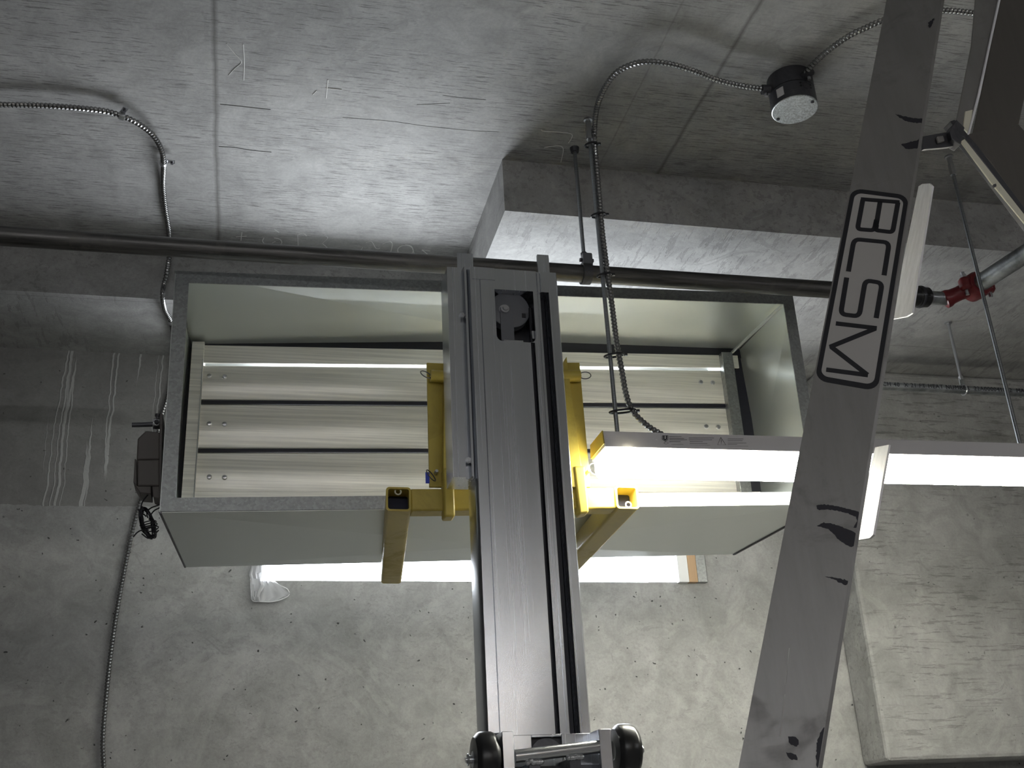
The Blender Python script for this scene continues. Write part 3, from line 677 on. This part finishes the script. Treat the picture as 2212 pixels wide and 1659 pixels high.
# rounded window corners and what shows behind it
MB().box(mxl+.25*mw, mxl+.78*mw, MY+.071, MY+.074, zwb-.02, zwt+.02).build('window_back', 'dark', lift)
pc = onY(1100, 673, MY+.030)
pl_ = MB().lathe(pc, -Y_, [(.036, -.012), (.042, -.012), (.042, -.009), (.038, -.004), (.038, .0), (.042, .006), (.042, .009), (.038, .011), (.012, .012)], 48).build('pulley', 'slate', lift)
nc = onY(1089, 671, MY+.02)
MB().lathe(nc-Y_*.0015, -Y_, [(.012, 0), (.012, .003), (.009, .003), (.009, .009), (.006, .009), (.005, .013)], 12).build('axle_nut', 'steel', pl_)
MB().obox(V((nc.x+.004, MY+.0165, (nc.z+zwb)/2)), X, Y_, Z, .028, .004, nc.z-zwb+.01).build('pulley_bracket', 'slate', lift, .001)
MB().obox(V((mxl+.48*mw, MY+.018, zwb+.005)), X, Y_, Z, .042, .02, .006).build('bracket_foot', 'steel', lift, .001)
MB().obox(pc+V((.028, -.011, -.014)), X, Y_, Z, .008, .003, .01).build('slot_hole', 'ink', lift)
MB().cyl(V((mxl+.70*mw, MY+.01, zwb+.012)), V((mxl+.70*mw, MY+.01, zwb+.03)), .005, 10).build('cable_ferrule', 'steel', lift)
for t_ in (0, 1):   # corner gussets give the window its rounded lower corners
    cx_ = mxl+(.29 if t_ == 0 else .715)*mw; sg = 1 if t_ == 0 else -1
    r_ = .013; pts = [V((cx_, MY, zwb)), V((cx_+sg*r_, MY, zwb))]+[V((cx_+sg*(r_-r_*math.sin(a)), MY, zwb+r_-r_*math.cos(a))) for a in [math.pi/2*i/5 for i in range(6)]]
    MB().prism(pts[:1]+pts[2:], (0, .006, 0)).build('window_corner', 'mast', lift)
# second rail of the mast on the left, tabs on top
xa, xb = onY(970, 700, MY-.0).x-.0, mxl+.0
zr0 = onY(1000, 1029, MY).z; zr1 = onY(980, 575, MY).z
b_ = MB(); pr = [(xa, .0), (xa+.025, 0), (xa+.027, .012), (xa+.033, .012), (xa+.035, -.006), (xa+.038, -.006), (xa+.040, .004), (mxl+.0, .004), (mxl, .075), (xa, .075)]
b_.loft([[V((x, MY+.004+d, z)) for x, d in pr] for z in (zr0, zr1)]); b_.build('side_rail', 'mast', lift)
for px, py in ((999, 678), (1013, 992)):
    s_ = onY(px, py, MY-.003); MB().lathe(s_+Y_*.009, -Y_, [(.006, 0), (.006, .005), (.0035, .005), (.0035, .010)], 8).build('rail_bolt', 'steel', lift)
q0, q1 = onY(997, 575, MY+.03), onY(1021, 549, MY+.03)
MB().box(q0.x, q1.x, MY+.028, MY+.032, zr1-.03, q1.z).build('top_tab', 'mast', lift, .0005)
MB().hexa([V((q0.x-.012, MY+.03, zr1-.03)), V((q0.x, MY+.028, zr1-.03)), V((q0.x, MY+.032, zr1-.03)), V((q0.x-.012, MY+.034, zr1-.03))], [V((q0.x-.008, MY+.03, q1.z)), V((q0.x, MY+.028, q1.z)), V((q0.x, MY+.032, q1.z)), V((q0.x-.008, MY+.034, q1.z))]).build('top_tab', 'mast', lift)
q0, q1 = onY(1162, 590, MY+.03), onY(1184, 553, MY+.03)
MB().box(q0.x, q1.x, MY+.026, MY+.034, ztop-.03, q1.z).build('top_tab', 'mast', lift, .0005)
# yellow carriage
CYf = 2.14; TS = .0505
def px_box(xa, ya, xb, yb, Y, d):     # front face corners from the picture, depth d
    a, c_ = onY(xa, ya, Y), onY(xb, yb, Y)
    return MB().box(a.x, c_.x, Y, Y+d, min(a.z, c_.z), max(a.z, c_.z))
car = px_box(922, 783, 966, 1052, CYf+.012, .008)
car.build('carriage_plate', 'yellow', lift, .001)
pt = [onY(x, y, CYf+.012) for x, y in ((1222, 783), (1252, 783), (1276, 1052), (1240, 1052))]
MB().prism(pt, (0, .008, 0)).build('carriage_plate', 'yellow', lift, .001)
prism_px([(960, 790), (972, 765), (978, 765), (990, 1040), (957, 1040)], CYf-.008, .02).build('carriage_upright', 'yellow', lift, .001)
prism_px([(1218, 782), (1224, 770), (1262, 1052), (1232, 1052)], CYf-.008, .02).build('carriage_upright', 'yellow', lift, .001)
a, c_ = onY(930, 812, CYf), onY(975, 815, CYf)
MB().cyl(a, c_, .013, 20).build('pin_sleeve', 'yellow', lift)
a, c_ = onY(1215, 812, CYf), onY(1252, 812, CYf)
MB().cyl(a, c_, .013, 20).build('pin_sleeve', 'yellow', lift)
# crossbar with open tube ends = front ends of the fork arms
FA = onY(861, 1078, CYf); FB = onY(1355, 1074, CYf)
dirL = (V((.352, 2.73, FA.z-.003))-FA); dirR = (V((.795, 2.73, FB.z-.003))-FB)
cb = (FB-FA).normalized()
yb0 = CYf+.004
a = FA+Y_*.026+cb*(TS/2); c_ = FB+Y_*.026-cb*(TS/2)
MB().obox((a+c_)/2, cb, Y_, cb.cross(Y_), (c_-a).length, .044, TS*.92).build('crossbar', 'yellow', lift, .004)
def arm(A, d, name):
    b_ = MB(); L_ = d.length; d = d.normalized(); sx = X; sz = Z
    t = .004
    # outer tube with open front: walls
    def rect(p, s, k=4):
        out = []; r_ = .007 if s > TS*.48 else .005
        for i, (ix, iz) in enumerate(((1, 1), (-1, 1), (-1, -1), (1, -1))):
            for j in range(k+1):
                a = math.pi/2*i+math.pi/2*j/k
                out.append(p+sx*(ix*(s-r_)+r_*math.cos(a))+sz*(iz*(s-r_)+r_*math.sin(a)))
        return out
    s0, s1 = TS/2, TS/2-t
    loops = [rect(A+d*.05, s1), rect(A, s1), rect(A, s0), rect(A+d*L_, s0)]
    b_.loft(loops, cap=True)
    o = b_.build(name, 'yellow', lift)
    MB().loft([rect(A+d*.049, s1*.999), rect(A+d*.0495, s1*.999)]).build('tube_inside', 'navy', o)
    return o
ar = arm(FA, dirL, 'fork_arm'); arm(FB, dirR, 'fork_arm')
for c_, off in ((FA, V((0, .03, .018))), (FB, V((.004, .03, -.014)))):
    MB().torus(c_+off-Y_*.022, Y_, .006, .0016, 18, 6).build('pin_hole', 'cream', lift)
# short vertical tubes welded on the crossbar
prism_px([(957, 1010), (980, 1010), (984, 1115), (960, 1116)], CYf-.012, .035).build('post_tube', 'yellow', lift, .004)
prism_px([(1240, 1006), (1264, 1006), (1273, 1106), (1252, 1110)], CYf-.012, .035).build('post_tube', 'yellow', lift, .004)
# pins with rings
def ring(px, py, Y, R_, axis, mt='dark', st=1.0, grp=None):
    c_ = onY(px, py, Y)
    MB().torus(c_, axis, R_, .0011, 28, 6, st).build('pin_ring', mt, lift)
ring(920, 809, CYf-.004, .0125, V((.35, -.75, .55)))
ring(1264, 811, CYf-.004, .0125, V((-.2, -.85, .5)))
ring(931, 1027, CYf-.004, .0140, V((.75, -.6, .5)))
ring(1285, 1013, CYf-.004, .0135, V((.2, -1, .1)), 'cream')
for px, py in ((935, 803), (1250, 806), (943, 1018), (1272, 1017)):
    c_ = onY(px, py, CYf-.002); MB().lathe(c_+Y_*.012, -Y_, [(.004, 0), (.004, .012), (.003, .016)], 10).build('pin', 'steel', lift)
px_box(984, 1028, 1027, 1052, CYf-.016, .001).build('info_label', 'white', lift)['label'] = 'white printed label'
px_box(988, 1028, 1004, 1043, CYf-.0175, .001).build('label_patch', 'greyp', lift)
px_box(919, 1020, 928, 1044, CYf+.010, .001).build('blue_sticker', 'blue', lift)['label'] = 'blue sticker'
inkbox([[(1006, 1031+i*3), (1025, 1031.5+i*3)] for i in range(4)], lift, 'greyp', CYf-.0178, .0003, 'label_print')
# wheels and roller at the lower end of the view
WYY = 1.935
wl = onY(1048, 1640, WYY); wrr = onY(1350, 1621, WYY)
def wheel(c_, th):
    prof = [(.012, -th/2), (.016, -th/2-.002), (.036, -th/2), (.0425, -th/2+.006), (.0445, -th/4), (.045, 0), (.0445, th/4), (.0425, th/2-.006), (.036, th/2), (.016, th/2+.002), (.012, th/2)]
    o = MB().lathe(c_, X, prof, 48).build('wheel', 'black', lift)
    return o
for c_, sgn in ((wl, -1), (wrr, 1)):
    w0 = wheel(c_, .040)
    MB().lathe(c_+X*sgn*.020, X*sgn, [(.014, 0), (.014, .002), (.007, .003), (.007, .009), (.0045, .009), (.0045, .014)], 12).build('wheel_nut', 'steel', w0)
    MB().torus(c_+X*sgn*.0295, X, .009, .0012, 20, 6).build('clip_ring', 'steel', w0)
def mz(px, py, Y): return onY(px, py, Y)
# side cheeks
for xa_, xb_, ty in ((1084, 1109, 1580), (1293, 1319, 1575)):
    a = mz(xa_, ty, WYY-.03); c_ = mz(xb_, ty, WYY-.03)
    MB().box(a.x, c_.x, WYY-.03, MY+.0-.001, .9, a.z).build('wheel_bracket', 'mast', lift, .001)
a = mz(1070, 1584, 1.965); c_ = mz(1086, 1584, 1.965)
MB().cyl(V((a.x+.006, 1.97, .9)), V((a.x+.006, 1.97, a.z)), .012, 20).build('bracket_post', 'dark', lift)
# cross plate with window
ya = 1.975
p_tl, p_tr = mz(1108, 1588, ya), mz(1296, 1580, ya)
zt_ = p_tl.z; wbx0, wbx1 = mz(1148, 1595, ya).x, mz(1213, 1595, ya).x; wz0, wz1 = mz(1148, 1618, ya).z, mz(1148, 1593, ya).z
b_ = MB(); b_.box(p_tl.x, wbx0, ya, ya+.012, .9, zt_); b_.box(wbx1, p_tr.x, ya, ya+.012, .9, zt_); b_.box(wbx0, wbx1, ya, ya+.012, wz1, zt_); b_.box(wbx0, wbx1, ya, ya+.012, .9, wz0)
b_.build('cross_plate', 'mast', lift, .001)
MB().box(wbx0-.002, wbx1+.002, ya+.0125, ya+.0145, wz0-.002, wz1+.002).build('plate_recess', 'ink', lift)
MB().lathe(V(((wbx0+wbx1)/2, ya+.006, wz0-.012)), Y_, [(.030, -.003), (.030, .003)], 32).build('lower_pulley', 'dark', lift)
a, c_ = mz(1112, 1634, WYY-.02), mz(1293, 1613, WYY-.02)
MB().cyl(a, c_, .0108, 28).build('roller_tube', 'steel', lift)
d_ = (c_-a)
for t_ in (.22, .70):
    q = a+d_*t_-Z*.0125-Y_*.004
    b_ = MB(); rnd = random.Random(int(t_*100))
    for i in range(6): b_.lathe(q+X*(i-2.5)*.0045+V((0, rnd.uniform(-.001, .001), rnd.uniform(-.0015, .0015))), V((.3, 1, 0)), [(.001, -.006), (.0045, -.004), (.0052, 0), (.0045, .004), (.001, .006)], 10)
    b_.build('weld_bead', 'steel', lift)
    MB().box(q.x-.010, q.x+.010, q.y, ya, q.z-.06, q.z-.002).build('roller_lug', 'dark', lift, .001)
MB().box(a.x, c_.x, ya-.012, ya-.002, .85, a.z-.013).build('lower_plate', 'dark', lift)
# base on the floor (below the picture)
MB().box(.42, .62, MY-.55, MY+.55, .05, .12).build('base_beam', 'mast', lift, .004)
MB().box(.12, .92, MY-.06, MY+.06, .02, .06).build('outrigger', 'mast', lift, .004)
for xx in (.15, .89):
    MB().lathe(V((xx-.015, MY, .03)), X, [(.01, 0), (.03, 0), (.03, .03), (.01, .03)], 24).build('caster', 'black', lift)

# ------------------------------------------------------------------ the ladder
LY = 1.30
sB, sT = onY(1595, 1659, LY), onY(1915, 0, LY)
ld = (sT-sB).normalized(); la0 = V((ld.z, 0, -ld.x))      # along, across
BETA = -0.0
def proj(p):
    p = p-hz(); w = p.dot(CF); return CX+F*p.dot(CR)/w, CY-F*p.dot(CU)/w
best = None
for i in range(-60, 61):
    a_ = la0*math.cos(math.radians(i))+Y_*math.sin(math.radians(i))
    q = onY(1842, 408, LY); p0 = proj(q); p1_ = proj(q+a_*.05)
    e = abs((p1_[1]-p0[1])/(p1_[0]-p0[0])-.128)
    if best is None or e < best[0]: best = (e, i, a_)
BETA, la = best[1], best[2]
print('ladder turn', BETA)
ln = ld.cross(la).normalized()
if ln.y < 0: ln = -ln
def onL(x, y): d = ray(x, y); return hz()+d*((sB-hz()).dot(ln)/d.dot(ln))
LW = (onL(1768, 1659)-sB).dot(la)
print('ladder width', LW)
def Lp(s, t, d=0): return sB+ld*s+la*t+ln*d
s_lo = -(sB.z)/ld.z + .0; s_hi = (H+1.62-sB.z)/ld.z
lad = thing('ladder', Lp(s_lo, LW/2), 'dark aluminium ladder leaning at the right with a lettered silver decal', 'ladder')
pr = [(0, 0), (LW, 0), (LW+.0045, .003), (LW+.006, .03), (LW+.004, .032), (LW+.002, .006), (LW-.004, .004), (.006, .004), (.004, .03), (0, .03)]
MB().loft([[Lp(s, t, d) for t, d in pr] for s in (s_lo+.01, s_hi)]).build('stile', 'ladder', lad)
# decal
def s_t(px, py): q = onL(px, py)-sB; return q.dot(ld), q.dot(la)
cs = [s_t(*p) for p in ((1840, 410), (1968, 424), (1892, 838), (1758, 822))]
sa = (cs[2][0]+cs[3][0])/2; sb = (cs[0][0]+cs[1][0])/2; ta = (cs[0][1]+cs[3][1])/2; tb = (cs[1][1]+cs[2][1])/2
def rrect(s0, s1, t0, t1, r, k=6):
    out = []
    for i, (cs_, ct) in enumerate(((s1-r, t1-r), (s0+r, t1-r), (s0+r, t0+r), (s1-r, t0+r))):
        for j in range(k+1):
            a = math.pi/2*j/k+math.pi/2*i
            out.append((cs_+r*math.cos(a), ct+r*math.sin(a)))
    return out
def flat(poly, d0, d1, name, m, par):
    return MB().loft([[Lp(s, t, d0) for s, t in poly], [Lp(s, t, d1) for s, t in poly]]).build(name, m, par, smooth=False)
fw = .0066
ta, tb = max(ta, .001), min(tb, LW-.001)
dec = flat(rrect(sa-.002, sb+.002, ta, tb, .017), 0, -.0005, 'decal', 'ink', lad); dec['label'] = 'silver decal with black frame and letters BCSM'
flat(rrect(sa+fw, sb-fw, ta+fw, tb-fw, .011), -.0004, -.0008, 'decal_panel', 'silver', dec)
def ribbon(pts, wd, closed=False):
    pts = [V((p[0], p[1])) for p in pts]
    n = len(pts); out_l, out_r = [], []
    for i in range(n):
        a = pts[i-1] if i > 0 else None; c_ = pts[i+1] if i < n-1 else None
        d0 = (pts[i]-a).normalized() if a is not None else None; d1 = (c_-pts[i]).normalized() if c_ is not None else None
        if d0 is None: d0 = d1
        if d1 is None: d1 = d0
        nm = V((-(d0+d1).y, (d0+d1).x)).normalized(); k = 1/max(.35, nm.dot(V((-d0.y, d0.x))))
        k = min(k, 1.8)
        out_l.append(pts[i]+nm*wd/2*k); out_r.append(pts[i]-nm*wd/2*k)
    return out_l, out_r
def glyph(polys, name, wd=.0072):
    b_ = MB()
    for pl, curved in polys:
        st2 = [s_t(1740+x/3.457, 380+y/3.457) for x, y in pl]
        if curved:
            v3 = resample([V((a, c_, 0)) for a, c_ in st2], .002); st2 = [(q.x, q.y) for q in v3]
        l_, r_ = ribbon(st2, wd)
        n = len(l_); vs = []
        for q in l_: vs.append(Lp(q.x, q.y, -.0008))
        for q in r_: vs.append(Lp(q.x, q.y, -.0008))
        for q in l_: vs.append(Lp(q.x, q.y, -.0011))
        for q in r_: vs.append(Lp(q.x, q.y, -.0011))
        fs = []
        for i in range(n-1):
            fs += [(i, i+1, n+i+1, n+i), (2*n+i, 3*n+i, 3*n+i+1, 2*n+i+1), (i, 2*n+i, 2*n+i+1, i+1), (n+i, n+i+1, 3*n+i+1, 3*n+i)]
        fs += [(0, n, 3*n, 2*n), (n-1, 3*n-1, 4*n-1, 2*n-1)]
        b_.add(vs, fs)
    return b_.build(name, 'ink', dec, smooth=False)
def rc(pts, r=28):      # round the inner corners of a polyline
    out = [pts[0]]
    for i in range(1, len(pts)-1):
        p, a, c_ = V(pts[i]), V(pts[i-1]), V(pts[i+1])
        da, dc = (a-p), (c_-p); rr = min(r, da.length*.48, dc.length*.48)
        A, B_ = p+da.normalized()*rr, p+dc.normalized()*rr
        for k in range(6):
            t = k/5; q = A*(1-t)**2+p*2*t*(1-t)+B_*t*t; out.append((q.x, q.y))
    out.append(pts[-1]); return out
glyph([([(412, 176), (702, 199)], 0), (rc([(428, 180), (387, 400), (512, 410), (530, 330)]), 0), ([(557, 192), (524, 392)], 0), (rc([(530, 370), (522, 408), (650, 424), (690, 200)]), 0)], 'letter_b')
glyph([(rc([(320, 716), (362, 474), (625, 500), (586, 745)], 45), 0)], 'letter_c')
glyph([(rc([(307, 762), (262, 1035), (400, 1052), (446, 782), (572, 802), (527, 1064)], 42), 0)], 'letter_s')
glyph([([(226, 1104), (532, 1140)], 0), ([(520, 1143), (196, 1274), (198, 1284), (462, 1488)], 0), ([(466, 1490), (154, 1449)], 0)], 'letter_m')
# grime marks
def smear(pts, seed):
    rnd = random.Random(seed); poly = [s_t(x+rnd.uniform(-2, 2), y+rnd.uniform(-2, 2)) for x, y in pts]
    v3 = resample([V((a, t, 0)) for a, t in poly+poly[:1]], .0022)[:-1]
    poly = [(q.x+.0016*noise.noise(q*420), q.y+.0016*noise.noise(q*420+V((9, 3, 1)))) for q in v3]
    poly = [(a, min(max(t, .001), LW-.0005)) for a, t in poly]
    flat(poly, 0, -.0003, 'grime_smear', 'grime', lad)
smear([(1764, 1090), (1790, 1092), (1856, 1108), (1852, 1135), (1845, 1142), (1848, 1118), (1800, 1104), (1768, 1100)], 1)
smear([(1762, 1134), (1790, 1131), (1848, 1152), (1842, 1182), (1815, 1168), (1790, 1146)], 2)
smear([(1783, 1246), (1800, 1247), (1830, 1256), (1828, 1263), (1800, 1252)], 3)
smear([(1704, 1592), (1720, 1594), (1727, 1604), (1718, 1612), (1704, 1606)], 4)
smear([(1698, 1624), (1716, 1628), (1722, 1640), (1706, 1638)], 5)
smear([(1778, 1570), (1786, 1580), (1778, 1640), (1764, 1656), (1766, 1600)], 6)
smear([(1935, 248), (1965, 256), (2000, 258), (2001, 266), (1960, 262)], 7)
smear([(1948, 310), (1990, 300), (2001, 296), (1998, 316), (1960, 322)], 8)
smear([(2005, 50), (2020, 38), (2014, 56), (2006, 62)], 9)
flat([s_t(x, y) for x, y in ((1694, 1500), (1697, 1500), (1688, 1590), (1684, 1590))], 0, -.0003, 'scratch', 'silver', lad)
flat([s_t(x, y) for x, y in ((1704, 1400), (1706, 1400), (1697, 1480), (1695, 1480))], 0, -.0003, 'scratch', 'silver', lad)
# flange brackets behind the right edge, their lit look painted near-white
def bracket(px, pa, pb, name='step_bracket'):
    A, B_ = onY(*pa, LY+.02), onY(*pb, LY+.02)
    ax = (A-B_).normalized()
    ph = math.radians(13); n_ = V((-ax.z*math.cos(ph), math.sin(ph), ax.x*math.cos(ph)))
    poly = []
    for x, y in px:
        d = ray(x, y); poly.append(hz()+d*((A-hz()).dot(n_)/d.dot(n_)))
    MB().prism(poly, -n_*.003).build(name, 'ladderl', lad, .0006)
bracket([(1984, 402), (1992, 397), (2008, 396), (2014, 402), (1970, 676), (1958, 684), (1925, 690)], (2014, 402), (1970, 676))
bracket([(1890, 966), (1920, 960), (1886, 1155), (1878, 1163), (1845, 1168)], (1920, 960), (1886, 1155))

# top fittings and the rear rail
def lp(name, pts, Y, dep, m, bev=.001): return prism_px(pts, Y, dep).build(name, m, lad, bev)
lp('hinge_plate', [(1994, 294), (2040, 286), (2060, 284), (2068, 300), (2076, 312), (2040, 318), (1994, 322)], LY+.01, .006, 'dark')
lp('hinge_block', [(2052, 282), (2066, 258), (2084, 275), (2076, 312), (2056, 300)], LY+.0, .02, 'dark')
lp('hinge_pin', [(2024, 294), (2038, 292), (2042, 304), (2028, 308)], LY+.004, .006, 'ladder', .002)
lp('rear_rail_flange', [(2118, -120), (2180, -120), (2159, 0), (2136, 105), (2116, 205), (2094, 288), (2066, 262), (2098, 100)], LY+.012, .003, 'ladder')
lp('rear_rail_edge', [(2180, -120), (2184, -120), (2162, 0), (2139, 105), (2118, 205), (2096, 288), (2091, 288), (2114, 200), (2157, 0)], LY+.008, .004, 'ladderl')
lp('rear_rail_lip', [(2085, 240), (2102, 236), (2094, 288), (2081, 274)], LY+.010, .004, 'cream')
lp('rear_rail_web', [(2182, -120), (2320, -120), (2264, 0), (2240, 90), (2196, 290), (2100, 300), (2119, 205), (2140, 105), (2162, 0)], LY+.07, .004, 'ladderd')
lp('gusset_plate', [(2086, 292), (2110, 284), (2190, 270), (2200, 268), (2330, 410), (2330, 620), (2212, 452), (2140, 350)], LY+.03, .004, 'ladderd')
lp('brace_flange', [(2052, 262), (2062, 258), (2110, 312), (2230, 470), (2330, 610), (2330, 628), (2225, 482), (2100, 318)], LY+.005, .02, 'dark')
lp('brace_face', [(2076, 305), (2084, 300), (2212, 462), (2330, 615), (2330, 640), (2212, 480), (2140, 392)], LY+.002, .003, 'cream', .0005)
lp('brace_screw', [(2146, 398), (2152, 396), (2153, 402), (2148, 404)], LY-.002, .004, 'dark', .0005)
# rear rail continues to the floor on the far side
